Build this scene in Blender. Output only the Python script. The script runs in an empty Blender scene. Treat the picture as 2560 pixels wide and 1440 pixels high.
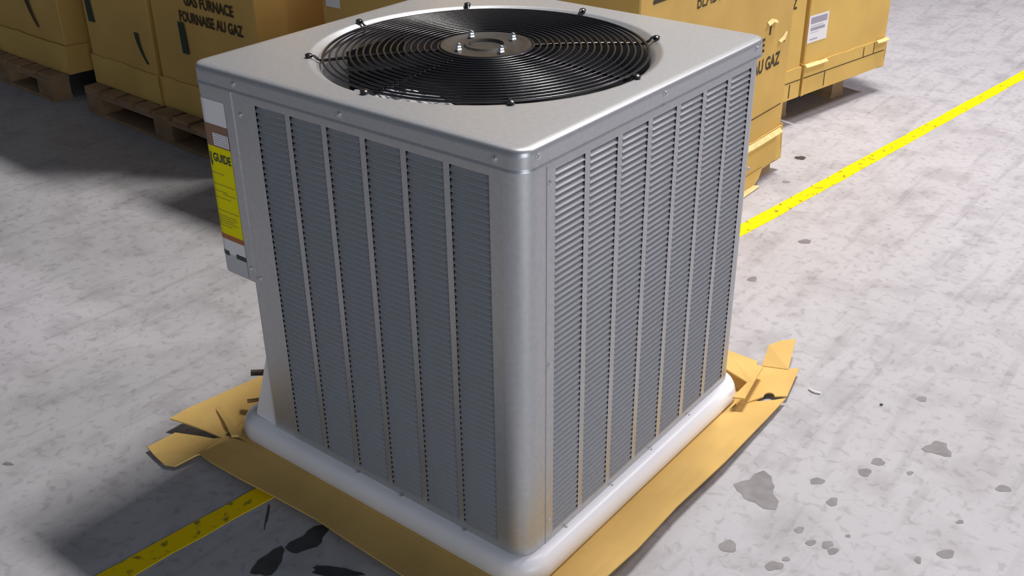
import bpy, bmesh, math, random
from mathutils import Vector, Matrix
random.seed(7)
scene = bpy.context.scene
C = scene.collection

# ------------------------------------------------------------------ camera
F_PX, PITCH, ROLL, YAW = 2656.92, 0.498008, -0.013557, 0.674808
CAM = Vector((1.03026, -1.32104, 1.63372))
fw = Vector((-math.sin(YAW)*math.cos(PITCH), math.cos(YAW)*math.cos(PITCH), -math.sin(PITCH)))
r0 = Vector((math.cos(YAW), math.sin(YAW), 0)); u0 = r0.cross(fw)
rr = r0*math.cos(ROLL)+u0*math.sin(ROLL); uu = -r0*math.sin(ROLL)+u0*math.cos(ROLL)
cd = bpy.data.cameras.new('camera'); cam = bpy.data.objects.new('camera', cd); C.objects.link(cam)
cd.sensor_width = 36; cd.lens = F_PX/2560*36; cd.clip_end = 200
cam.matrix_world = Matrix(((rr.x, uu.x, -fw.x, CAM.x), (rr.y, uu.y, -fw.y, CAM.y), (rr.z, uu.z, -fw.z, CAM.z), (0, 0, 0, 1)))
scene.camera = cam
def pix(px, py, z=0.0):                       # a pixel's point on the horizontal plane at height z
    d = fw+rr*((px-1280)/F_PX)-uu*((py-720)/F_PX)
    return CAM+d*((z-CAM.z)/d.z)

# ------------------------------------------------------------------ light
w = bpy.data.worlds.new('world'); scene.world = w; w.use_nodes = True
w.node_tree.nodes['Background'].inputs[0].default_value = (0.62, 0.72, 0.92, 1)
w.node_tree.nodes['Background'].inputs[1].default_value = 0.12
def lamp(name, loc, target, sx, sy, power, col):
    l = bpy.data.lights.new(name, 'AREA'); l.shape = 'RECTANGLE'; l.size = sx; l.size_y = sy
    l.energy = power; l.color = col
    o = bpy.data.objects.new(name, l); C.objects.link(o); o.location = loc
    o.rotation_euler = (Vector(target)-Vector(loc)).to_track_quat('-Z', 'Y').to_euler()
lamp('assumed_lamp_aisle', (-.35, 3.0, 6.0), (-.35, 3.0, 0), 1.3, 0.35, 455, (1, 0.95, 0.91))  # overhead lamp out of view, assumed from the unit's shadow
lamp('assumed_lamp_side', (2.4, 5.6, 5.6), (2.4, 5.6, 0), 1.3, 0.35, 280, (1, 0.89, 0.95))  # second unseen lamp, assumed, placed to light the right-hand faces and louvers
lamp('assumed_low_daylight', (8.2, -2.9, 1.75), (-.3, .3, .9), 5.0, 3.4, 320, (0.90, 0.94, 1.0))  # unseen low area light, assumed, added to brighten vertical faces; no real door
scene.view_settings.view_transform = 'Standard'; scene.view_settings.look = 'None'
scene.view_settings.exposure = 0.0; scene.view_settings.gamma = 1
scene.view_settings.use_curve_mapping = False

# ------------------------------------------------------------------ materials
def mat(name, col, rough=.5, metal=0.0, noise=None, bump=None, spec=None, coat=0):
    m = bpy.data.materials.new(name); m.use_nodes = True
    nt = m.node_tree; b = nt.nodes['Principled BSDF']
    b.inputs['Base Color'].default_value = (*col, 1); b.inputs['Roughness'].default_value = rough
    b.inputs['Metallic'].default_value = metal
    if spec is not None: b.inputs['Specular IOR Level'].default_value = spec
    if coat: b.inputs['Coat Weight'].default_value = coat; b.inputs['Coat Roughness'].default_value = .15
    tc = nt.nodes.new('ShaderNodeTexCoord')
    if noise:
        sc, amt, det = noise
        n = nt.nodes.new('ShaderNodeTexNoise'); n.inputs['Scale'].default_value = sc; n.inputs['Detail'].default_value = det
        r = nt.nodes.new('ShaderNodeValToRGB')
        r.color_ramp.elements[0].position = .3; r.color_ramp.elements[1].position = .72
        r.color_ramp.elements[0].color = (*[c*(1-amt) for c in col], 1)
        r.color_ramp.elements[1].color = (*[min(1, c*(1+amt)) for c in col], 1)
        nt.links.new(tc.outputs['Object'], n.inputs['Vector']); nt.links.new(n.outputs['Fac'], r.inputs['Fac'])
        nt.links.new(r.outputs['Color'], b.inputs['Base Color'])
    if bump:
        sc, st = bump
        n2 = nt.nodes.new('ShaderNodeTexNoise'); n2.inputs['Scale'].default_value = sc; n2.inputs['Detail'].default_value = 4
        bp = nt.nodes.new('ShaderNodeBump'); bp.inputs['Strength'].default_value = st; bp.inputs['Distance'].default_value = .002
        nt.links.new(tc.outputs['Object'], n2.inputs['Vector']); nt.links.new(n2.outputs['Fac'], bp.inputs['Height'])
        nt.links.new(bp.outputs['Normal'], b.inputs['Normal'])
    return m
M = {}
M['paint'] = mat('grey_metallic_paint', (.50, .51, .522), .40, .66, noise=(90, .05, 3), spec=.4)
M['coil'] = mat('dark_coil_fins', (.022, .024, .026), .6, .3)
M['black'] = mat('black_gloss_wire', (.010, .010, .013), .24, 0, spec=.8)
M['blade'] = mat('fan_blade_metal', (.035, .037, .045), .35, .6)
M['hub'] = mat('hub_plate_steel', (.032, .028, .022), .5, .1, noise=(30, .3, 3))
M['chrome'] = mat('bright_nut_steel', (.9, .9, .9), .12, 1)
M['screw'] = mat('zinc_screw', (.62, .63, .65), .3, .8)
M['pan'] = mat('white_pan_enamel', (.87, .87, .90), .35, 0, noise=(6, .03, 3))
M['copper'] = mat('copper_tube', (.55, .33, .15), .35, .8)
M['bronze'] = mat('dull_tube_cap', (.16, .13, .10), .55, .3)
M['card'] = mat('kraft_cardboard', (.64, .415, .125), .85, 0, noise=(3.5, .10, 6), bump=(160, .12), spec=.15)
M['card2'] = mat('tray_cardboard', (.68, .45, .15), .85, 0, noise=(6, .10, 6), bump=(140, .12), spec=.15)
M['cardb'] = mat('pale_kraft_cardboard', (.68, .455, .135), .85, 0, noise=(4, .09, 6), bump=(160, .12), spec=.15)
M['edge'] = mat('torn_cardboard_lip', (.74, .56, .25), .9, 0, noise=(40, .15, 4))
M['ink'] = mat('brown_black_print', (.055, .038, .016), .8)
M['green'] = mat('dark_green_print', (.03, .05, .035), .8)
M['wood'] = mat('pallet_wood', (.33, .215, .115), .85, 0, noise=(9, .25, 6), bump=(60, .3))
M['white'] = mat('white_label_paper', (.82, .82, .84), .5, 0)
M['yellow'] = mat('yellow_label_paper', (.86, .78, .003), .7, 0, spec=.1)
M['orange'] = mat('orange_label_print', (.42, .13, .035), .55)
M['brownp'] = mat('brown_label_print', (.25, .14, .08), .55)
M['blackp'] = mat('black_label_print', (.02, .03, .028), .5)
M['greyp'] = mat('grey_label_print', (.36, .34, .42), .6)
M['olive'] = mat('fine_print', (.40, .34, .01), .6)
M['film'] = mat('pale_film', (.50, .52, .54), .3)
M['bag'] = mat('white_plastic_bag', (.85, .86, .9), .25, 0, spec=.6)
M['stain'] = mat('dark_floor_chip', (.21, .2, .205), .55, 0, noise=(25, .2, 5))
M['oil'] = mat('oil_stain', (.045, .05, .052), .35, 0, noise=(30, .3, 5))
M['scrap'] = mat('white_scrap', (.85, .85, .85), .3)

def floor_mat():
    m = bpy.data.materials.new('painted_concrete'); m.use_nodes = True
    nt = m.node_tree; b = nt.nodes['Principled BSDF']; L = nt.links.new
    tc = nt.nodes.new('ShaderNodeTexCoord')
    def noise(sc, det, vec=None, dist=0):
        n = nt.nodes.new('ShaderNodeTexNoise'); n.inputs['Scale'].default_value = sc
        n.inputs['Detail'].default_value = det; n.inputs['Distortion'].default_value = dist
        L(vec or tc.outputs['Object'], n.inputs['Vector']); return n.outputs['Fac']
    def ramp(fac, p0, c0, p1, c1):
        r = nt.nodes.new('ShaderNodeValToRGB'); e = r.color_ramp.elements
        e[0].position = p0; e[0].color = (*c0, 1); e[1].position = p1; e[1].color = (*c1, 1)
        L(fac, r.inputs['Fac']); return r.outputs['Color']
    def mul(a, bb, f=1.0):
        x = nt.nodes.new('ShaderNodeMixRGB'); x.blend_type = 'MULTIPLY'; x.inputs[0].default_value = f
        L(a, x.inputs[1]); L(bb, x.inputs[2]); return x.outputs[0]
    base = ramp(noise(1.3, 5), .3, (.395, .39, .41), .7, (.455, .452, .475))
    mott = ramp(noise(7, 8), .34, (.84, .83, .83), .52, (1, 1, 1))
    fine = ramp(noise(38, 8, dist=.6), .33, (.68, .67, .66), .47, (1, 1, 1))
    mp = nt.nodes.new('ShaderNodeMapping'); mp.inputs['Rotation'].default_value = (0, 0, .18); mp.inputs['Scale'].default_value = (9, .9, 1)
    L(tc.outputs['Object'], mp.inputs['Vector'])
    scr = ramp(noise(2.6, 7, mp.outputs[0], .4), .33, (.66, .65, .65), .44, (1, 1, 1))
    mp2 = nt.nodes.new('ShaderNodeMapping'); mp2.inputs['Rotation'].default_value = (0, 0, -1.0); mp2.inputs['Scale'].default_value = (7, .8, 1)
    L(tc.outputs['Object'], mp2.inputs['Vector'])
    scr2 = ramp(noise(2.1, 6, mp2.outputs[0], .6), .32, (.72, .71, .70), .42, (1, 1, 1))
    c = mul(mul(mul(mul(base, mott), fine, .6), scr, .38), scr2, .32)
    L(c, b.inputs['Base Color']); b.inputs['Roughness'].default_value = .55
    bp = nt.nodes.new('ShaderNodeBump'); bp.inputs['Strength'].default_value = .15; bp.inputs['Distance'].default_value = .002
    L(noise(60, 5), bp.inputs['Height']); L(bp.outputs['Normal'], b.inputs['Normal'])
    return m
M['floor'] = floor_mat()
def tape_mat():
    m = mat('yellow_floor_tape', (.82, .66, .012), .75, 0, spec=.1)
    nt = m.node_tree; b = nt.nodes['Principled BSDF']; L = nt.links.new
    tc = nt.nodes.new('ShaderNodeTexCoord')
    n = nt.nodes.new('ShaderNodeTexNoise'); n.inputs['Scale'].default_value = 34; n.inputs['Detail'].default_value = 8
    r = nt.nodes.new('ShaderNodeValToRGB'); e = r.color_ramp.elements
    e[0].position = .33; e[0].color = (.30, .22, .03, 1); e[1].position = .43; e[1].color = (.88, .63, .003, 1)
    L(tc.outputs['Object'], n.inputs['Vector']); L(n.outputs['Fac'], r.inputs['Fac']); L(r.outputs['Color'], b.inputs['Base Color'])
    return m
M['tape'] = tape_mat()

# ------------------------------------------------------------------ helpers
def obj(name, bm, m, parent=None, smooth=False, recalc=True):
    if isinstance(bm, bpy.types.Mesh): me = bm
    else:
        if recalc: bmesh.ops.recalc_face_normals(bm, faces=bm.faces)
        me = bpy.data.meshes.new(name); bm.to_mesh(me); bm.free()
        if smooth:
            for p in me.polygons: p.use_smooth = True
            if smooth != 'all':
                try: me.set_sharp_from_angle(angle=math.radians(smooth if smooth is not True else 40))
                except Exception: pass
    if m is not None and not me.materials: me.materials.append(M[m])
    o = bpy.data.objects.new(name, me); C.objects.link(o)
    if parent: o.parent = parent
    return o
def tag(o, label, cat, group=None):
    o['label'] = label; o['category'] = cat
    if group: o['group'] = group
    return o
def thing(name, label, cat, loc=(0, 0, 0), rz=0, group=None):
    o = bpy.data.objects.new(name, None); C.objects.link(o); o.location = loc; o.rotation_euler = (0, 0, rz)
    o.empty_display_size = .1
    return tag(o, label, cat, group)
def box(bm, x0, x1, y0, y1, z0, z1, jit=0):
    j = lambda: random.uniform(-jit, jit) if jit else 0
    v = [bm.verts.new((x+j(), y+j(), z+j())) for x, y, z in ((x0, y0, z0), (x1, y0, z0), (x1, y1, z0), (x0, y1, z0), (x0, y0, z1), (x1, y0, z1), (x1, y1, z1), (x0, y1, z1))]
    for f in ((3, 2, 1, 0), (4, 5, 6, 7), (0, 1, 5, 4), (1, 2, 6, 5), (2, 3, 7, 6), (3, 0, 4, 7)): bm.faces.new([v[i] for i in f])
    return v
def bevbox(x0, x1, y0, y1, z0, z1, r=.004, seg=2):
    bm = bmesh.new(); box(bm, x0, x1, y0, y1, z0, z1)
    bmesh.ops.bevel(bm, geom=bm.edges[:], offset=r, segments=seg, affect='EDGES', profile=.5)
    return bm
def grid(bm, rows, close=False):              # rows of equal-length point lists -> quads
    vs = [[bm.verts.new(p) for p in r] for r in rows]
    for a, b in zip(vs[:-1], vs[1:]):
        n = len(a)
        for i in range(n if close else n-1):
            k = (i+1) % n
            bm.faces.new((a[i], a[k], b[k], b[i]))
    return vs
def tube(bm, pts, r, seg=8, closed=False, caps=True):
    pts = [Vector(p) for p in pts]; n = len(pts); rings = []
    for i, p in enumerate(pts):
        if closed: t = pts[(i+1) % n]-pts[i-1]
        else: t = pts[min(i+1, n-1)]-pts[max(i-1, 0)]
        t.normalize(); a = Vector((0, 0, 1)) if abs(t.z) < .9 else Vector((1, 0, 0))
        s = t.cross(a).normalized(); q = s.cross(t)
        rings.append([p+(s*math.cos(2*math.pi*k/seg)+q*math.sin(2*math.pi*k/seg))*r for k in range(seg)])
    vs = [[bm.verts.new(c) for c in rg] for rg in rings]
    for i in range(n if closed else n-1):
        a, b = vs[i], vs[(i+1) % n]
        for k in range(seg): bm.faces.new((a[k], a[(k+1) % seg], b[(k+1) % seg], b[k]))
    if caps and not closed: bm.faces.new(vs[0][::-1]); bm.faces.new(vs[-1])
def lathe(bm, prof, seg=24, c=(0, 0, 0), cap=True):
    rows = [[(c[0]+r*math.cos(2*math.pi*k/seg), c[1]+r*math.sin(2*math.pi*k/seg), c[2]+z) for k in range(seg)] for r, z in prof]
    vs = grid(bm, rows, close=True)
    if cap: bm.faces.new(vs[-1]); bm.faces.new(vs[0][::-1])
def slab(bm, pts, th):                        # polygon of 3D points thickened downwards
    top = [bm.verts.new(p) for p in pts]; bot = [bm.verts.new((p[0], p[1], p[2]-th)) for p in pts]
    bm.faces.new(top); bm.faces.new(bot[::-1]); n = len(pts)
    for i in range(n): bm.faces.new((top[i], bot[i], bot[(i+1) % n], top[(i+1) % n]))
def strip(bm, A, B, th, mid=0.0):             # thick sheet between two polylines, optional bow of the middle
    rows = []
    for t in (0, .33, .67, 1):
        rows.append([Vector(a).lerp(Vector(b), t)+Vector((0, 0, mid*4*t*(1-t))) for a, b in zip(A, B)])
    n = len(A)
    top = [[bm.verts.new(p) for p in r] for r in rows]; bot = [[bm.verts.new(p-Vector((0, 0, th))) for p in r] for r in rows]
    for i in range(3):
        for k in range(n-1):
            bm.faces.new((top[i][k], top[i][k+1], top[i+1][k+1], top[i+1][k])); bm.faces.new((bot[i][k], bot[i+1][k], bot[i+1][k+1], bot[i][k+1]))
    for k in range(n-1):
        bm.faces.new((top[0][k], bot[0][k], bot[0][k+1], top[0][k+1])); bm.faces.new((top[3][k], top[3][k+1], bot[3][k+1], bot[3][k]))
    for i in range(3):
        bm.faces.new((top[i][0], top[i+1][0], bot[i+1][0], bot[i][0])); bm.faces.new((top[i][n-1], bot[i][n-1], bot[i+1][n-1], top[i+1][n-1]))
def text2d(body, bold=.0):
    cu = bpy.data.curves.new('t', 'FONT'); cu.body = body; cu.size = 1; cu.offset = bold; cu.resolution_u = 3
    o = bpy.data.objects.new('t', cu); C.objects.link(o)
    dg = bpy.context.evaluated_depsgraph_get(); me = o.evaluated_get(dg).to_mesh()
    vs = [(v.co.x, v.co.y) for v in me.vertices]; fs = [tuple(p.vertices) for p in me.polygons]
    o.evaluated_get(dg).to_mesh_clear(); bpy.data.objects.remove(o); bpy.data.curves.remove(cu)
    x0 = min(v[0] for v in vs); x1 = max(v[0] for v in vs); y0 = min(v[1] for v in vs); y1 = max(v[1] for v in vs)
    return [((x-x0)/(x1-x0), (y-y0)/(y1-y0)) for x, y in vs], fs
def text_bm(body, fn, bold=.02):              # fn maps (0..1, 0..1) on the text's box to a 3D point
    vs, fs = text2d(body, bold); bm = bmesh.new()
    bv = [bm.verts.new(fn(a, b)) for a, b in vs]
    for f in fs:
        try: bm.faces.new([bv[i] for i in f])
        except ValueError: pass
    return bm
def plane_text(name, body, org, du, dv, width, height, m, parent, bold=.02):
    org, du, dv = Vector(org), Vector(du), Vector(dv)
    return obj(name, text_bm(body, lambda a, b: org+du*(a*width)+dv*(b*height), bold), m, parent, recalc=False)
def quad_patch(name, org, du, dv, wd, ht, m, parent, th=.0006):
    org, du, dv = Vector(org), Vector(du), Vector(dv); n = du.cross(dv)
    bm = bmesh.new(); P = [org, org+du*wd, org+du*wd+dv*ht, org+dv*ht]
    a = [bm.verts.new(p) for p in P]; b = [bm.verts.new(p-n*th) for p in P]
    bm.faces.new(a); bm.faces.new(b[::-1])
    for i in range(4): bm.faces.new((a[i], b[i], b[(i+1) % 4], a[(i+1) % 4]))
    return obj(name, bm, m, parent)

# ------------------------------------------------------------------ floor
bm = bmesh.new(); box(bm, -12, 9, -6, 14, -.1, 0)
floor = obj('floor', bm, 'floor'); floor['kind'] = 'structure'; floor['label'] = 'scuffed pale grey painted concrete warehouse floor'
def blob(px, py, rx, ry, m, seed, rot=0, lobes=.25):
    rnd = random.Random(seed); n = 18; ph = [rnd.uniform(0, 6.28) for _ in range(4)]
    bm = bmesh.new(); pts = []
    for k in range(n):
        a = 2*math.pi*k/n; r = 1+lobes*(math.sin(2*a+ph[0])*.5+math.sin(3*a+ph[1])*.5+math.sin(5*a+ph[2])*.35)
        x, y = rx*r*math.cos(a), ry*r*math.sin(a)
        p = pix(px+x*math.cos(rot)-y*math.sin(rot), py+x*math.sin(rot)+y*math.cos(rot), 0); p.z = .0007; pts.append(p)
    slab(bm, pts, .0006)
    return obj('floor_stain', bm, m, floor)
for i, a in enumerate([(1896, 1226, 56, 36, 'stain'), (2345, 1122, 28, 20, 'stain'), (2195, 1155, 17, 9, 'stain'), (2162, 1181, 15, 11, 'stain'),
        (2043, 1203, 17, 9, 'stain'), (2081, 1255, 15, 10, 'stain'), (1820, 1366, 24, 14, 'stain'), (1935, 1415, 22, 12, 'stain'), (1965, 1398, 9, 6, 'stain'),
        (2068, 1362, 14, 10, 'stain'), (2082, 1378, 14, 8, 'stain'), (2027, 1357, 13, 7, 'stain'), (1998, 1325, 12, 8, 'stain'), (2365, 1385, 20, 12, 'stain'), (2295, 1400, 8, 10, 'stain'),
        (2508, 1222, 20, 8, 'stain'), (2275, 1183, 8, 5, 'stain'), (1881, 698, 12, 6, 'stain'), (2001, 395, 13, 5, 'oil'), (2012, 604, 18, 5, 'stain'), (2120, 1340, 7, 4, 'stain'),
        (2305, 998, 12, 7, 'stain'), (1965, 455, 10, 3, 'stain'), (20, 1160, 14, 4, 'stain'), (1885, 1500, 14, 8, 'stain'), (2400, 1305, 9, 5, 'stain'), (2203, 1012, 5, 3, 'oil')]):
    blob(*a[:4], a[4], i, lobes=.45 if i < 2 else .2)
for i, a in enumerate([(772, 1350, 52, 24, -.5), (672, 1408, 46, 24, -.5), (838, 1430, 64, 12, .03), (668, 1290, 3, 32, .18)]):
    blob(a[0], a[1], a[2], a[3], 'oil', 60+i, a[4], .3)

# floor tape
bm = bmesh.new(); rnd = random.Random(3); L = []; R = []
for k in range(131):
    y = -1.2+k*.08; x = -.668+.1115*y
    wl = .029+rnd.uniform(-.0022, .0022); wr = .029+rnd.uniform(-.0022, .0022)
    L.append((x-wl, y, .0012)); R.append((x+wr, y, .0012))
strip(bm, L, R, .0011)
tag(obj('floor_tape', bm, 'tape'), 'worn yellow tape line running across the concrete floor under the unit', 'floor line')

# ------------------------------------------------------------------ the air conditioner
W = .91; ZT = .9785; ZB = .06; IN = .008; CX, CY = -.455, .455
unit = thing('air_conditioner', 'grey louvered outdoor air conditioner condenser with top fan on white base pan', 'air conditioner', (0, 0, 0))

def rounded(x0, x1, y0, y1, r, nc=8, ne=16):   # closed loop, counter-clockwise
    pts = []
    for cx, cy, a0, ex, ey in ((x1-r, y0+r, -90, 0, 1), (x1-r, y1-r, 0, -1, 0), (x0+r, y1-r, 90, 0, -1), (x0+r, y0+r, 180, 1, 0)):
        for k in range(nc+1):
            a = math.radians(a0+90*k/nc); pts.append((cx+r*math.cos(a), cy+r*math.sin(a)))
        ln = (y1-y0-2*r) if ey else (x1-x0-2*r)
        px, py = pts[-1]
        for k in range(1, ne): pts.append((px+ex*ln*k/ne, py+ey*ln*k/ne))
    return pts
# top cover: plate with bell mouth, folded skirt
bm = bmesh.new(); rows = []
RC = .034
def loop(off, z): return [(x, y, z) for x, y in rounded(-W-off, off, -off, W+off, RC+off)]
for off, z in ((-.004, .9365), (.0022, .9368), (.0022, .9395), (0, .942), (0, .9435), (0, .9645), (0, .966), (-.0012, .9725), (-.0035, .9763), (-.007, ZT-.0003), (-.02, ZT)): rows.append(loop(off, z))
base = rows[-1]
def circ(r, z):
    out = []
    for x, y, _ in base:
        a = math.atan2(y-CY, x-CX); out.append((CX+r*math.cos(a), CY+r*math.sin(a), z))
    return out
for t in (.35, .7):
    c = circ(.392, ZT); rows.append([Vector(p).lerp(Vector(q), t) for p, q in zip(base, c)])
for r, z in ((.392, ZT), (.386, ZT), (.383, ZT-.002), (.376, ZT-.006), (.367, ZT-.013), (.361, ZT-.024), (.359, ZT-.05), (.359, ZT-.15)): rows.append(circ(r, z))
grid(bm, rows, close=True)
top_cover = obj('top_cover', bm, 'paint', unit, smooth=50)

# wrap panel: left louver face + rounded front corner post
RB = .045
def profile_wrap():
    pts = [(-.793, IN+.02), (-.793, IN)]
    pts += [(-.008-RB+RB*math.sin(math.radians(a)), IN+RB-RB*math.cos(math.radians(a))) for a in range(0, 91, 9)]
    pts += [(-.008, .084)]
    return pts
COL_L = [(-.712+.1075*i, -.712+.1075*i+.0925) for i in range(6)]
COL_R = [(.104+.1093*i, .104+.1093*i+.0925) for i in range(7)]
ZL1, PITCHL, NROW = .917, .0135, 62
ZL0 = ZL1-PITCHL*NROW
def sheet_with_slots(name, u0, u1, cols, mapf, OUT):
    bm = bmesh.new()
    us = [u0]+[v for c in cols for v in c]+[u1]
    zs = [ZB-.03, ZL0, ZL1, .945]
    V = {}
    def v(i, j):
        if (i, j) not in V: V[(i, j)] = bm.verts.new(mapf(us[i], zs[j]))
        return V[(i, j)]
    for i in range(len(us)-1):
        for j in range(3):
            if j == 1 and i % 2 == 1: continue
            bm.faces.new((v(i, j), v(i+1, j), v(i+1, j+1), v(i, j+1)))
    for a, b in cols:                          # folded reveals of each louver column
        o = [mapf(a, ZL0), mapf(b, ZL0), mapf(b, ZL1), mapf(a, ZL1)]; q = [Vector(x)-.0095*OUT for x in o]
        ov = [bm.verts.new(x) for x in o]; qv = [bm.verts.new(x) for x in q]
        for k in (0, 2): bm.faces.new((ov[k], ov[(k+1) % 4], qv[(k+1) % 4], qv[k]))
    return bm
bm = sheet_with_slots('p', -.793, -.008-RB, COL_L, lambda u, z: (u, IN, z), Vector((0, -1, 0)))
pr = profile_wrap()
rows = [[(x, y, z) for x, y in pr[2:]] for z in (ZB-.03, .945)]
grid(bm, rows); grid(bm, [[(x, y, z) for x, y in pr[:2]] for z in (ZB-.03, .945)])
bmesh.ops.remove_doubles(bm, verts=bm.verts, dist=1e-5)
panel_l = obj('louver_panel', bm, 'paint', unit, smooth=30); panel_l['label'] = 'shaded louvered side panel with rounded corner'
bm = sheet_with_slots('p', .079, .902-.03, COL_R, lambda u, z: (-.0068, u, z), Vector((1, 0, 0)))
arc = [(-.0068-.03+.03*math.cos(math.radians(a)), .872+.03*math.sin(math.radians(a))) for a in range(0, 91, 10)]+[(-.2, .902)]
grid(bm, [[(x, y, z) for x, y in arc] for z in (ZB-.03, .945)])
grid(bm, [[(-.0085, .079, z), (-.0068, .079, z)] for z in (ZB-.03, .945)])
bmesh.ops.remove_doubles(bm, verts=bm.verts, dist=1e-5)
panel_r = obj('louver_panel', bm, 'paint', unit, smooth=30); panel_r['label'] = 'lit louvered side panel beside the seam'

# louvers
def louver_mesh(name, wd):
    # local x = along the width, y = outward, z = up; origin at the top left corner
    bm = bmesh.new(); p = PITCHL; d = .0085
    sec = ((.06*p, -d), (-.30*p, -.66*d), (-.60*p, -.34*d), (-.80*p, -.10*d), (-.88*p, .04*d), (-.94*p, .10*d), (-.99*p, .04*d), (-1.0*p, -.10*d), (-.96*p, -.22*d))
    st = ((-.003, 0), (.012, -.05), (.03, .0), (.5, 0), (.97, 0), (.988, -.05), (1.003, 0))
    rows = [[(u*wd, n+.0002+q*d*(1 if 3 <= k <= 7 else 0), z) for k, (z, n) in enumerate(sec)] for u, q in st]
    vs = grid(bm, rows)
    bmesh.ops.recalc_face_normals(bm, faces=bm.faces)
    me = bpy.data.meshes.new(name); bm.to_mesh(me); bm.free()
    for q in me.polygons: q.use_smooth = True
    me.materials.append(M['paint']); return me
LM = louver_mesh('louver', .0925)
cand = []
for side, cols in ((0, COL_L), (1, COL_R)):
    for (a, b) in cols:
        for k in range(NROW):
            z = ZL1-k*PITCHL
            if side == 0: mw = Matrix.Translation((b, IN, z)) @ Matrix.Rotation(math.pi, 4, 'Z'); c = Vector(((a+b)/2, IN, z)); nrm = Vector((0, -1, 0))
            else: mw = Matrix.Translation((-.0068, b, z)) @ Matrix.Rotation(-math.pi/2, 4, 'Z'); c = Vector((0, (a+b)/2, z)); nrm = Vector((1, 0, 0))
            d = CAM-c; cand.append((d.normalized().dot(nrm)/d.length_squared, side, mw))
cand.sort(key=lambda t: -t[0])
for k, (s, side, mw) in enumerate(cand[:300]):
    o = bpy.data.objects.new('louver', LM); C.objects.link(o); o.parent = (panel_l, panel_r)[side]; o.matrix_local = mw
for side in (0, 1):
    bm = bmesh.new()
    for s, sd, mw in cand[300:]:
        if sd != side: continue
        n0 = len(bm.verts); bm.from_mesh(LM); bm.verts.ensure_lookup_table()
        for v in bm.verts[n0:]: v.co = mw @ v.co
    me = bpy.data.meshes.new('louver_bank'); bm.to_mesh(me); bm.free(); me.materials.append(M['paint'])
    for q in me.polygons: q.use_smooth = True
    o = obj('louver_bank', me, None, (panel_l, panel_r)[side]); o['kind'] = 'stuff'

# coil behind the louvers, back panels
bm = bmesh.new()
lp = rounded(-.80, -.030, .030, .885, .05)
grid(bm, [[(x, y, z) for x, y in lp] for z in (ZB-.02, .935)], close=True)
obj('condenser_coil', bm, 'coil', unit)
bm = bmesh.new(); grid(bm, [[(-.2, .902, z), (-.84, .902, z), (-.87, .89, z), (-.892, .86, z), (-.902, .83, z), (-.902, .12, z)] for z in (ZB-.03, .945)])
obj('back_panel', bm, 'paint', unit, smooth=30)
bm = bmesh.new(); lathe(bm, ((.0, .0), (.38, 0)), 48, (CX, CY, .10), cap=False); obj('inner_floor', bm, 'coil', unit)

# control box cover with rounded corner
YC = .0055; XC = -.9135; RK = .03
def cover_pt(s, off=0.0):                       # s = distance from the cover's right edge along its outline
    l1 = (-.787)-(XC+RK); la = RK*math.pi/2
    if s < l1: return (-.787-s, YC-off)
    if s < l1+la:
        a = (s-l1)/RK; return (XC+RK-(RK+off)*math.sin(a), YC+RK-(RK+off)*math.cos(a))
    return (XC-off, YC+RK+(s-l1-la))
bm = bmesh.new()
S = [0, .04, .0965]+[.0965+RK*math.pi/2*k/9 for k in range(1, 10)]+[.21, .28]
outer = [cover_pt(s) for s in S]; inner = [cover_pt(s, -.012) for s in S]
grid(bm, [[(x, y, .478) for x, y in inner], [(x, y, .475) for x, y in outer], [(x, y, .94) for x, y in outer]])
grid(bm, [[(-.787, YC, z), (-.787, YC+.006, z)] for z in (.475, .94)])
cover = obj('control_box_cover', bm, 'paint', unit, smooth=30)
def cover_patch(name, s0, s1, z0, z1, m, off=.0006, parent=None):
    bm = bmesh.new(); n = max(2, int((s1-s0)/.005))
    pts = [cover_pt(s0+(s1-s0)*k/n, off) for k in range(n+1)]
    grid(bm, [[(x, y, z) for x, y in pts] for z in (z0, z1)])
    return obj(name, bm, m, parent or cover, smooth=30)
S0, S1 = .027, .168
lab = cover_patch('rating_label', S0, S1, .846, .902, 'white'); lab['label'] = 'white rating label'
cover_patch('warning_label', S0, S1, .793, .846, 'brownp')
cover_patch('warning_label_text', S0+.002, S0+.055, .797, .826, 'white', .0009)
for k in range(5): cover_patch('text_line', S0+.004, S0+.052, .8005+k*.0052, .8022+k*.0052, 'greyp', .0011)
el = cover_patch('energy_label', S0, S1, .576, .793, 'yellow'); el['label'] = 'yellow energy guide label'
cover_patch('orange_band', S0, S1, .563, .576, 'orange', .0008)
cover_patch('white_strip', S0, S1, .526, .563, 'white')
cover_patch('black_strip', S0, S0+.035, .520, .532, 'blackp', .0009); cover_patch('black_strip', S0+.06, S0+.1, .520, .532, 'blackp', .0009)
cover_patch('film', S0, S1, .479, .526, 'film')
def lab_text(body, s_right, wd, z0, ht, m, bold, off=.0012):
    def fn(a, b):
        x, y = cover_pt(s_right+(1-a)*wd, off); return (x, y, z0+b*ht)
    return obj('label_lettering', text_bm(body, fn, bold), m, cover, recalc=False)
lab_text('GUIDE', S0+.003, .062, .757, .021, 'blackp', .03)
lab_text('ENER', S0+.077, .056, .757, .021, 'blackp', .03)
def arrow(a, b):
    x, y = cover_pt(S0+.066+a*.012, .0013); return (x, y, .743+b*.035)
bm = bmesh.new()
for tri in (((.3, 1), (.7, 1), (.65, .35), (.35, .35)), ((0, .42), (.5, 0), (1, .42), (.5, .3))):
    bm.faces.new([bm.verts.new(arrow(a, b)) for a, b in tri])
obj('label_lettering', bm, 'blackp', cover, recalc=False)
rnd = random.Random(5)
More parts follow.
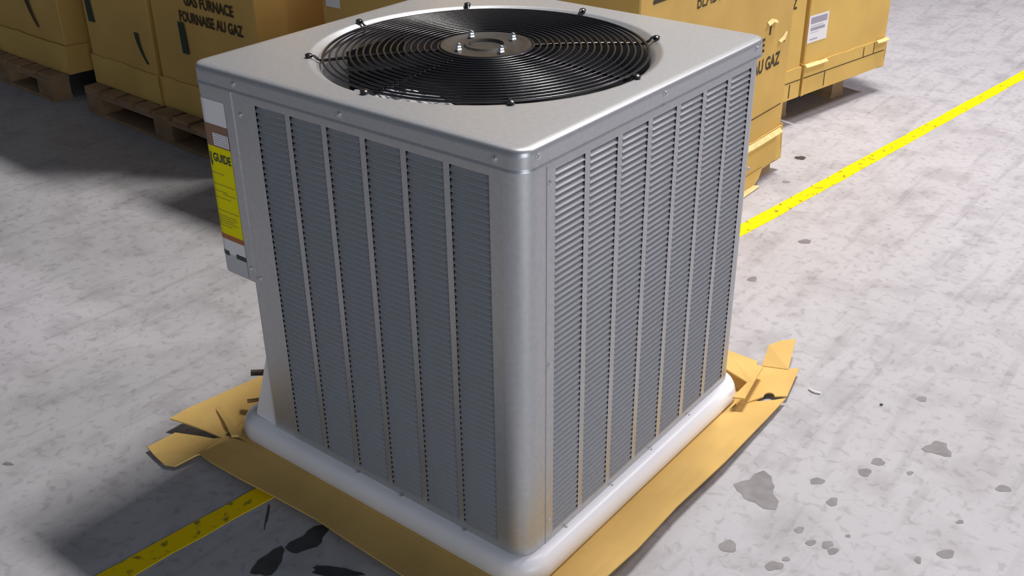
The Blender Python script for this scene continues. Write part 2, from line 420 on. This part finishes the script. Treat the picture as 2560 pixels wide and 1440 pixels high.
for z, a, b in ((.727, .03, .09), (.700, .0, .12), (.683, .03, .1), (.678, .0, .05), (.667, .02, .1), (.635, .0, .13), (.622, .01, .1), (.616, .01, .12), (.610, .02, .11), (.604, .01, .09), (.597, .03, .1)):
    cover_patch('text_line', S0+.004+a, min(S1, S0+b), z, z+.0022, 'olive', .0009)

# base pan with rolled rim, gusset and valve stubs
bm = bmesh.new(); rows = []
for off, z in ((-.03, .062), (-.004, .062), (.004, .0615), (.014, .0595), (.023, .054), (.029, .043), (.033, .028), (.0335, .014), (.030, .008), (.0, .0075), (-.1, .0075)):
    rows.append([(x, y, z) for x, y in rounded(-W+.006-off, -.006+off, .006-off, W-.006+off, max(.02, .045+off))])
vs = grid(bm, rows, close=True); bm.faces.new(vs[-1]); 
inner = [[(x, y, z) for x, y in rounded(-W+.036, -.036, .036, W-.036, .03)] for z in (.062, .05)]
vs2 = grid(bm, inner, close=True); bm.faces.new(vs2[-1])
pan = obj('base_pan', bm, 'pan', unit, smooth=50); pan['label'] = 'white base pan with rolled rim'
bm = bmesh.new(); g = [(-.787, .06), (-.872, .066), (-.872, .075), (-.802, .262), (-.787, .27)]
a = [bm.verts.new((x, .0115, z)) for x, z in g]; b = [bm.verts.new((x, .0145, z)) for x, z in g]
bm.faces.new(a); bm.faces.new(b[::-1])
for i in range(5): bm.faces.new((a[i], b[i], b[(i+1) % 5], a[(i+1) % 5]))
obj('corner_gusset', bm, 'pan', unit)
bm = bmesh.new(); box(bm, -.802, -.799, .0125, .2, .058, .478); obj('valve_panel', bm, 'paint', unit)
def pixy(px, py, y):                            # a pixel's point on the vertical plane at that y
    d = fw+rr*((px-1280)/F_PX)-uu*((py-720)/F_PX); return CAM+d*((y-CAM.y)/d.y)
def stub(name, a, b, root, r, m):
    bm = bmesh.new(); tube(bm, [root, b, b.lerp(a, .5), a], r, 12); obj(name, bm, m, unit, smooth=40)
stub('liquid_line_stub', pixy(618, 1003, .05), pixy(648, 999, .075), Vector((-.80, .12, .09)), .0052, 'copper')
stub('suction_line_stub', pixy(627, 932, .08), pixy(660, 931, .105), Vector((-.80, .15, .16)), .0082, 'bronze')

# screws
def screw(loc, nrm, parent, r=.0055):
    bm = bmesh.new(); lathe(bm, ((r*1.25, 0), (r*1.25, .0008), (r*.85, .0012), (r*.8, .003), (r*.5, .0038)), 10)
    o = obj('screw', bm, 'screw', parent, smooth=40); o.location = loc
    o.rotation_euler = Vector(nrm).to_track_quat('Z', 'Y').to_euler(); return o
for x in (-.763, -.446, -.061): screw((x, 0, .956), (0, -1, 0), top_cover)
for y in (.043, .463, .858): screw((0, y, .961), (1, 0, 0), top_cover)
for y, z in ((.087, .895), (.089, .511), (.889, .66), (.089, .12)): screw((-.0068, y, z), (1, 0, 0), panel_r, .0048)
for x, z in ((-.764, .887), (-.775, .49)): screw((x, IN, z), (0, -1, 0), panel_l, .0048)
for x, z in ((-.80, .51),): screw((x, YC, z), (0, -1, 0), cover, .0048)
for y in (.15, .33, .5, .68): screw((-.004, y, .0612), (.4, 0, 1), pan, .004)
for x in (-.5, -.36, -.17): screw((x, .004, .0612), (0, -.4, 1), pan, .003)

# fan guard: rings on radial wires around a hub plate
guard = bpy.data.objects.new('fan_guard', None); C.objects.link(guard); guard.parent = unit; guard.location = (CX, CY, 0); guard.empty_display_size = .1
ZG = ZT-.004
NR = 18
for i in range(NR):
    r = .106+i*(.358-.106)/(NR-1); z = ZG+.010*(1-((r-.1)/.27)**2)
    bm = bmesh.new(); tube(bm, [(r*math.cos(2*math.pi*k/96), r*math.sin(2*math.pi*k/96), z) for k in range(96)], .0024 if i < NR-1 else .003, 8, closed=True)
    obj('guard_ring', bm, 'black', guard, smooth='all')
for k in range(8):
    a = k*math.pi/4+math.radians(1.5); c, s = math.cos(a), math.sin(a); pts = []
    for r in (.05, .1, .16, .22, .28, .33, .358): pts.append((r*c, r*s, ZG-.005+.010*(1-((max(r, .1)-.1)/.27)**2)))
    pts += [(.370*c, .370*s, ZG+.0015), (.376*c, .376*s, ZT+.0045), (.390*c, .390*s, ZT+.0045)]
    bm = bmesh.new(); tube(bm, pts, .0034, 8); sp = obj('guard_spoke', bm, 'black', guard, smooth=50)
    bm = bmesh.new(); lathe(bm, ((.0075, 0), (.0085, .002), (.0085, .006), (.005, .0085)), 10, (.386*c, .386*s, ZT+.0005)); obj('spoke_clip', bm, 'black', sp, smooth=40)
bm = bmesh.new()
lathe(bm, ((.101, -.006), (.103, -.002), (.1, .003), (.092, .003), (.086, .0), (.05, .0), (.046, .004), (.040, .004), (.036, -.003), (.0, -.004)), 48, (0, 0, ZG+.011), cap=False)
obj('hub_plate', bm, 'hub', guard, smooth=35)
for a in (-107, 157, 71, -23):
    a = math.radians(a); bm = bmesh.new()
    lathe(bm, ((.0085, 0), (.0085, .006), (.0075, .0075), (.0070, .012), (.0052, .0155), (.002, .0175)), 6, (.071*math.cos(a), .071*math.sin(a), ZG+.0108)); obj('acorn_nut', bm, 'chrome', guard, smooth=50)

# fan under the guard
fan = bpy.data.objects.new('fan', None); C.objects.link(fan); fan.parent = unit; fan.location = (CX, CY, .885); fan.empty_display_size = .1
bm = bmesh.new(); lathe(bm, ((.03, -.03), (.075, -.03), (.078, 0), (.07, .02), (.03, .026), (.0, .026)), 32, cap=False); obj('fan_hub', bm, 'blade', fan, smooth=40)
bm = bmesh.new(); lathe(bm, ((.0, -.22), (.07, -.22), (.075, -.2), (.075, -.04), (.06, -.031), (.0, -.031)), 32, cap=False); obj('fan_motor', bm, 'coil', fan, smooth=40)
def blade_bm():
    bm = bmesh.new(); rows = []
    for i in range(9):
        t = i/8; r = .07+t*.27; half = math.radians(24+20*math.sin(t*2.2)); sw = math.radians(18*t)
        rows.append([(r*math.cos(sw+half*(2*j/8-1)), r*math.sin(sw+half*(2*j/8-1)), (.040-.012*t)*(2*j/8-1)) for j in range(9)])
    grid(bm, rows)
    bmesh.ops.solidify(bm, geom=bm.faces[:], thickness=.002); return bm
b0 = obj('fan_blade', blade_bm(), 'blade', fan, smooth=50); b0.rotation_euler.z = math.radians(30)
for k in (1, 2):
    o = b0.copy(); C.objects.link(o); o.rotation_euler.z = math.radians(30+120*k)

# crumpled white packing bag seen through the guard by the near rim
bm = bmesh.new(); rnd = random.Random(11); rows = []
for i in range(12):
    t = i/11; a = math.radians(-101+42*t)
    rows.append([(CX+(.358-.10*j/5*math.sin(math.pi*(.1+.8*t)))*math.cos(a), CY+(.358-.10*j/5*math.sin(math.pi*(.1+.8*t)))*math.sin(a), .956+rnd.uniform(-.007, .006)) for j in range(6)])
grid(bm, rows); bmesh.ops.solidify(bm, geom=bm.faces[:], thickness=.0008)
tag(obj('plastic_bag', bm, 'bag'), 'crumpled white plastic bag inside the fan opening under the black guard', 'plastic bag')

# ------------------------------------------------------------------ cardboard tray under the unit
tray = thing('cardboard_tray', 'flattened brown cardboard tray with splayed flaps under the air conditioner', 'cardboard tray')
bm = bmesh.new(); slab(bm, [(x, y, .0072) for x, y in rounded(-.945, .035, -.035, .945, .012, 3, 2)], .0055); obj('tray_base', bm, 'card2', tray)
def flap(name, A, B, mid=0, th=.0045):
    bm = bmesh.new(); strip(bm, A, B, th, mid); return obj(name, bm, 'card2', tray)
A = [(.055, .895, .010), (.036, .83, .0085), (.035, .77, .0085), (.035, .60, .0085), (.035, .38, .0085), (.035, .20, .0085), (.035, .08, .0085), (.035, -.03, .0085)]
B = [(.136, .955, .020), (.140, .83, .024), (.141, .77, .026), (.146, .60, .034), (.142, .38, .042), (.149, .20, .048), (.146, .08, .054), (.150, -.06, .058)]
flap('flap', A, B, -.004)
A = [(-.93, -.052, .011), (-.86, -.035, .0085), (-.73, -.035, .0085), (-.6, -.035, .0085), (-.47, -.035, .0085), (-.36, -.035, .0085), (-.2, -.035, .0085), (0, -.035, .0085), (.03, -.035, .0085)]
B = [(-.905, -.150, .024), (-.86, -.155, .026), (-.745, -.156, .030), (-.625, -.149, .030), (-.49, -.144, .030), (-.385, -.149, .030), (-.22, -.154, .030), (0, -.155, .032), (.05, -.155, .034)]
flap('flap', A, B, -.002)
bm = bmesh.new(); slab(bm, [pix(368, 1117, .014), pix(385, 1137, .012), pix(410, 1160, .012), pix(438, 1164, .013), pix(490, 1137, .020), Vector((-.905, -.150, .0235)), Vector((-.93, -.055, .0115)), pix(556, 1100, .012), pix(500, 1090, .012), pix(438, 1081, .013)], .0042); obj('flap_tab', bm, 'card2', tray)
A = [(-.925, -.066, .016), (-.945, -.03, .0085), (-.945, .1, .0085), (-.945, .3, .0085), (-.945, .6, .0085), (-.945, .93, .0085)]
B = [(-1.075, -.113, .036), (-1.074, -.06, .038), (-1.045, .17, .034), (-1.05, .3, .032), (-1.06, .6, .03), (-1.06, .95, .03)]
flap('flap', A, B, .004)
bm = bmesh.new(); strip(bm, [pix(540, 1022, .0335), pix(560, 1052, .0285), pix(578, 1088, .0205)], [pix(556, 1020, .0325), pix(577, 1050, .0275), pix(596, 1088, .0185)], .007, .0005); obj('crease', bm, 'card2', tray)
A = [(-.93, .947, .0085), (-.5, .947, .0085), (-.2, .947, .0085), (.03, .93, .0085)]
B = [(-.95, 1.06, .03), (-.5, 1.06, .035), (-.2, 1.05, .04), (.0, 1.06, .03)]
flap('flap', A, B, .0)
bm = bmesh.new(); slab(bm, [(-.2, .99, .046), (-.2, 1.03, .047), tuple(pix(1830, 895, .05)), tuple(pix(1908, 916, .052)), tuple(pix(1885, 955, .050)), tuple(pix(1862, 996, .046)), (.037, .838, .046), (.036, .925, .046), (-.05, .952, .046)], .0045); obj('flap_tab', bm, 'card2', tray)
hole = [pix(1923+14*math.cos(math.radians(t)), 991-10*math.sin(math.radians(t)), .017) for t in range(0, 181, 20)]
bm = bmesh.new(); slab(bm, [pix(1998, 920, .024), pix(1968, 990, .018)]+hole+[pix(1866, 1008, .0105), pix(1838, 1016, .0095), pix(1850, 985, .012), pix(1880, 930, .014), pix(1905, 913, .016), pix(1970, 922, .020)], .004); obj('flap_tab', bm, 'card2', tray)
bm = bmesh.new(); slab(bm, [pix(1905, 914, .018), pix(1971, 923, .022), pix(1990, 847, .052), pix(1955, 851, .052), pix(1922, 862, .048)], .004); obj('flap_tab', bm, 'card2', tray)

# ------------------------------------------------------------------ cartons and pallets behind
def carton(name, label, x0, x1, y0, y1, z0, z1, rz=0, pivot=(0, 0), group='furnace cartons behind the air conditioner', tray_h=.135, lip=True, m='card', tray_z=0.0):
    """box in its own frame: origin at pivot, x/y extents relative to it"""
    t = thing(name, label, 'box', (pivot[0], pivot[1], 0), rz, group)
    obj('carton_body', bevbox(x0, x1, y0, y1, z0+.012, z1, .004, 1), m, t)
    g = .006
    bm = bmesh.new()
    P = [(x0-g, y0-g), (x1+g, y0-g), (x1+g, y1+g), (x0-g, y1+g)]
    rnd = random.Random(len(label))
    for i in range(4):
        a, b = Vector(P[i]), Vector(P[(i+1) % 4]); n = 10
        rows = [[], []]
        for k in range(n+1):
            p = a.lerp(b, k/n); rows[0].append((p.x, p.y, z0+tray_z)); rows[1].append((p.x, p.y, z0+tray_h+rnd.uniform(-.004, .004)))
        grid(bm, rows)
    bmesh.ops.remove_doubles(bm, verts=bm.verts, dist=.001)
    bmesh.ops.recalc_face_normals(bm, faces=bm.faces)
    bmesh.ops.solidify(bm, geom=bm.faces[:], thickness=.005)
    tr = obj('tray_skirt', bm, 'cardb', t)
    if tray_z == 0: 
        bm = bmesh.new(); box(bm, x0, x1, y0, y1, z0, z0+.01); obj('carton_base', bm, 'card', t)
    return t
def pallet(name, label, x0, x1, y0, y1, rz=0, pivot=(0, 0), nb=7, group='wooden pallets under the cartons'):
    t = thing(name, label, 'pallet', (pivot[0], pivot[1], 0), rz, group)
    bw = (x1-x0)/(nb+(nb-1)*.28)
    for k in range(nb):
        bm = bmesh.new(); xa = x0+k*bw*1.28; box(bm, xa, xa+bw, y0+random.uniform(-.006, .006), y1, .110, .128, .001); obj('deck_board', bm, 'wood', t)
    for yy in (y0, (y0+y1)/2-.05, y1-.1):
        bm = bmesh.new(); box(bm, x0, x1, yy, yy+.1, .092, .110, .001); obj('stringer_board', bm, 'wood', t)
        bm = bmesh.new(); box(bm, x0, x1, yy, yy+.1, .0, .018, .0); obj('bottom_board', bm, 'wood', t)
        for xx in (x0, (x0+x1)/2-.07, x1-.14):
            bm = bmesh.new(); box(bm, xx, xx+.14, yy+.004, yy+.096, .018, .092, .0005); obj('block', bm, 'wood', t)
    return t
TILT = math.radians(-2.5)
def front_text(t, x, y, z, wd1, wd2, h=.045):
    plane_text('carton_print', 'GAS FURNACE', (x+(wd2-wd1)/2, y-.001, z+h*1.55), (1, 0, 0), (0, 0, 1), wd1, h, 'ink', t, .03)
    plane_text('carton_print', 'FOURNAISE AU GAZ', (x, y-.001, z), (1, 0, 0), (0, 0, 1), wd2, h, 'ink', t, .03)
def swoosh(t, x, y, z, s, m='green'):
    bm = bmesh.new(); rows = [[], []]
    for k in range(9):
        a = k/8; cx = x+.055*s*a*a; cz = z-.13*s*a; hw = .018*s*(1-.55*a)
        rows[0].append((cx-hw, y-.001, cz)); rows[1].append((cx+hw, y-.001, cz))
    grid(bm, rows); obj('carton_print', bm, m, t, recalc=False)
def block_print(t, x0, x1, y, z0, z1, m='green'):
    bm = bmesh.new(); v = [bm.verts.new(p) for p in ((x0, y-.001, z0), (x1, y-.001, z0), (x1-.01, y-.001, z1), (x0-.006, y-.001, z1))]; bm.faces.new(v); obj('carton_print', bm, m, t, recalc=False)
ROT = lambda px, py: (px, py)
# far left pallet with its carton
pallet('pallet', 'wooden pallet at the far left under the leftmost cartons', -.98, 0, 0, 1.1, TILT, (-3.765, 1.165))
t = carton('carton', 'leftmost dim brown carton, cut off by the picture edge', -.74, -.01, .085, 1.15, .129, 1.6, TILT, (-3.70, 1.165)); swoosh(t, -.30, .079, .49, 1.3, 'ink'); front_text(t, -.66, .083, .66, .36, .46)
# pallet with the two cartons beside the unit
pallet('pallet', 'wooden pallet with slatted deck left of the air conditioner', 0, 1.25, 0, 1.1, TILT, (-3.50, 1.185), 9)
t = carton('carton', 'dim brown carton between the leftmost carton and the gas furnace carton', .0, .536, .075, 1.15, .129, 1.6, TILT, (-3.50, 1.185)); block_print(t, .03, .085, .073, .42, .53); swoosh(t, .42, .073, .43, 1.0); front_text(t, .08, .073, .60, .33, .40)
t = carton('carton', 'dim gas furnace carton just left of the unit top corner', .555, 1.275, .085, 1.15, .129, 1.6, TILT, (-3.50, 1.185)); block_print(t, .755, .80, .079, .40, .53); front_text(t, .765, .083, .535, .33, .425)
pallet('pallet', 'wooden pallet hidden mostly behind the air conditioner', 0, .6, 0, 1.1, 0, (-1.995, 1.24), 5)
t = carton('carton', 'shaded carton with white label behind the unit top edge', 0, .552, .06, 1.15, .129, 1.6, 0, (-1.945, 1.25))
quad_patch('white_label', (.022, .058, .695), (1, 0, 0), (0, 0, 1), .075, .06, 'white', t)
# lit carton on the right of the unit
ta = carton('carton', 'sunlit-looking yellow brown furnace carton directly behind the unit right corner', -.75, 0, 0, 1.085,   .05, 1.25, 0, (-.62, 1.362), tray_h=.142, m='card')
ta['label'] = 'brightly lit brown furnace carton directly behind the unit right corner'
plane_text('carton_print', 'FOURNAISE AU GAZ', (.001, .48, .452), (0, 1, 0), (0, 0, 1), .525, .052, 'ink', ta, .03)
plane_text('carton_print', 'GAS FURNACE', (.001, .505, .53), (0, 1, 0), (0, 0, 1), .36, .052, 'ink', ta, .03)
plane_text('carton_print', 'BLADE', (.001, .342, .790), (0, 1, 0), (0, 0, 1), .165, .05, 'ink', ta, .0)
quad_patch('carton_print', (.001, .07, .857), (0, 1, 0), (0, 0, 1), .16, .013, 'ink', ta, .0003)
plane_text('carton_print', 'GAS FURNACE', (-.5, -.001, .91), (1, 0, 0), (0, 0, 1), .44, .05, 'ink', ta, .03)
quad_patch('score_or_fold_shadow', (.0012, .80, .281), (0, 1, 0), (0, 0, 1), .26, .004, 'ink', ta, .0004)
bm = bmesh.new(); strip(bm, [(.008, .70, .190), (.008, .88, .188), (.008, 1.06, .187)], [(.022, .70, .176), (.024, .88, .174), (.024, 1.062, .173)], .003); obj('tray_lip', bm, 'edge', ta)
bm = bmesh.new(); strip(bm, [(.0085, .3, .062), (.0085, .62, .062), (.0085, .86, .062), (.0085, .94, .060)], [(.014, .3, .004), (.014, .62, .004), (.016, .85, .004), (.016, .90, .030)], .003); obj('torn_flap', bm, 'cardb', ta)
bm = bmesh.new(); strip(bm, [(.016, .72, .016), (.016, .86, .012)], [(.034, .74, .005), (.034, .88, .006)], .003); obj('torn_lip', bm, 'edge', ta)
bm = bmesh.new(); strip(bm, [(.0015, .868, .638), (.0015, .90, .645), (.0015, .945, .632)], [(.012, .868, .626), (.013, .90, .634), (.010, .945, .622)], .002); obj('torn_paper', bm, 'edge', ta)
bm = bmesh.new(); strip(bm, [(.0015, .978, .548), (.0015, 1.01, .556), (.0015, 1.038, .572)], [(.009, .982, .540), (.010, 1.016, .546), (.005, 1.042, .565)], .002); obj('torn_paper', bm, 'edge', ta)
quad_patch('torn_gap', (.0011, .893, .585), (0, .05, 1), (0, 1, 0), .045, .012, 'ink', ta, .0003)
quad_patch('torn_gap', (.0011, 1.025, .532), (0, .35, .94), (0, 1, 0), .03, .007, 'ink', ta, .0003)
bm = bmesh.new()
for a in (-.66, -.38, -.11): box(bm, a, a+.10, .03, 1.05, .0, .049)
obj('skid', bm, 'wood', ta)
# rotated pallet with two cartons beyond
ANG = math.radians(-10.4); PB = (-.661, 3.643)
pallet('pallet', 'wooden pallet in shadow under the two rightmost cartons', -.88, -.10, -1.16, -.16, ANG, PB, 6)
tc_ = carton('carton', 'rightmost lit carton with white barcode label at the aisle', -.75, -.006, -.659, -.012, .129, 1.04, ANG, PB, tray_h=.137, m='cardb')
tb_ = carton('carton', 'lit carton squeezed between the front carton and the labelled carton', -.75, -.006, -1.185, -.688, .129, 1.04, ANG, PB, tray_h=.137, m='cardb')
plane_text('carton_print', 'FOURNAISE AU GAZ', (-.005, -1.175, .525), (0, 1, 0), (0, 0, 1), .415, .05, 'ink', tb_, .03)
sh = quad_patch('shipping_label', (-.0045, -.672+.014, .358), (0, 1, 0), (0, 0, 1), .143, .118, 'white', tc_)
for y, z, wd, ht, m in ((.012, .082, .12, .028, 'greyp'), (.016, .052, .105, .013, 'greyp'), (.018, .070, .09, .004, 'film'), (.018, .042, .06, .003, 'film'), (.018, .012, .055, .005, 'greyp')):
    quad_patch('label_print', (-.0041, -.658+y, .358+z), (0, 1, 0), (0, 0, 1), wd, ht, m, tc_, .0003)
for a, b in ((-.66, -.50), (-.10, -.004)):
    bm = bmesh.new(); strip(bm, [(.001, a, .268), (.001, (a+b)/2, .267), (.001, b, .266)], [(.013, a, .258), (.014, (a+b)/2, .257), (.013, b, .257)], .003); obj('tray_lip', bm, 'edge', tc_)
quad_patch('score_or_fold_shadow', (.0012, -.66, .206), (0, 1, 0), (0, 0, 1), .64, .004, 'ink', tc_, .0004)  # shadow of the tray fold, painted as a thin dark strip
quad_patch('score_or_fold_shadow', (.0012, -1.17, .206), (0, 1, 0), (0, 0, 1), .49, .004, 'ink', tb_, .0004)  # same painted fold shadow, carried on across the neighbouring tray
for y, z0, z1 in ((-.115, .208, .262), (-.20, .208, .255), (-.50, .14, .205)):
    quad_patch('tear', (.0013, y, z0), (0, 1, 0), (0, 0, 1), .005, z1-z0, 'ink', tc_, .0004)
quad_patch('tear', (.0013, -.76, .14), (0, 1, 0), (0, 0, 1), .006, .06, 'ink', tb_, .0004)

# loose scrap on the floor
bm = bmesh.new(); P = [pix(2022, 972, .003), pix(2030, 977, .004), pix(2040, 981, .004), pix(2052, 983, .003)]
tube(bm, P, .0028, 6); tag(obj('plastic_scrap', bm, 'scrap', smooth=40), 'tiny white curved plastic scrap on bare floor right of the tray', 'scrap')
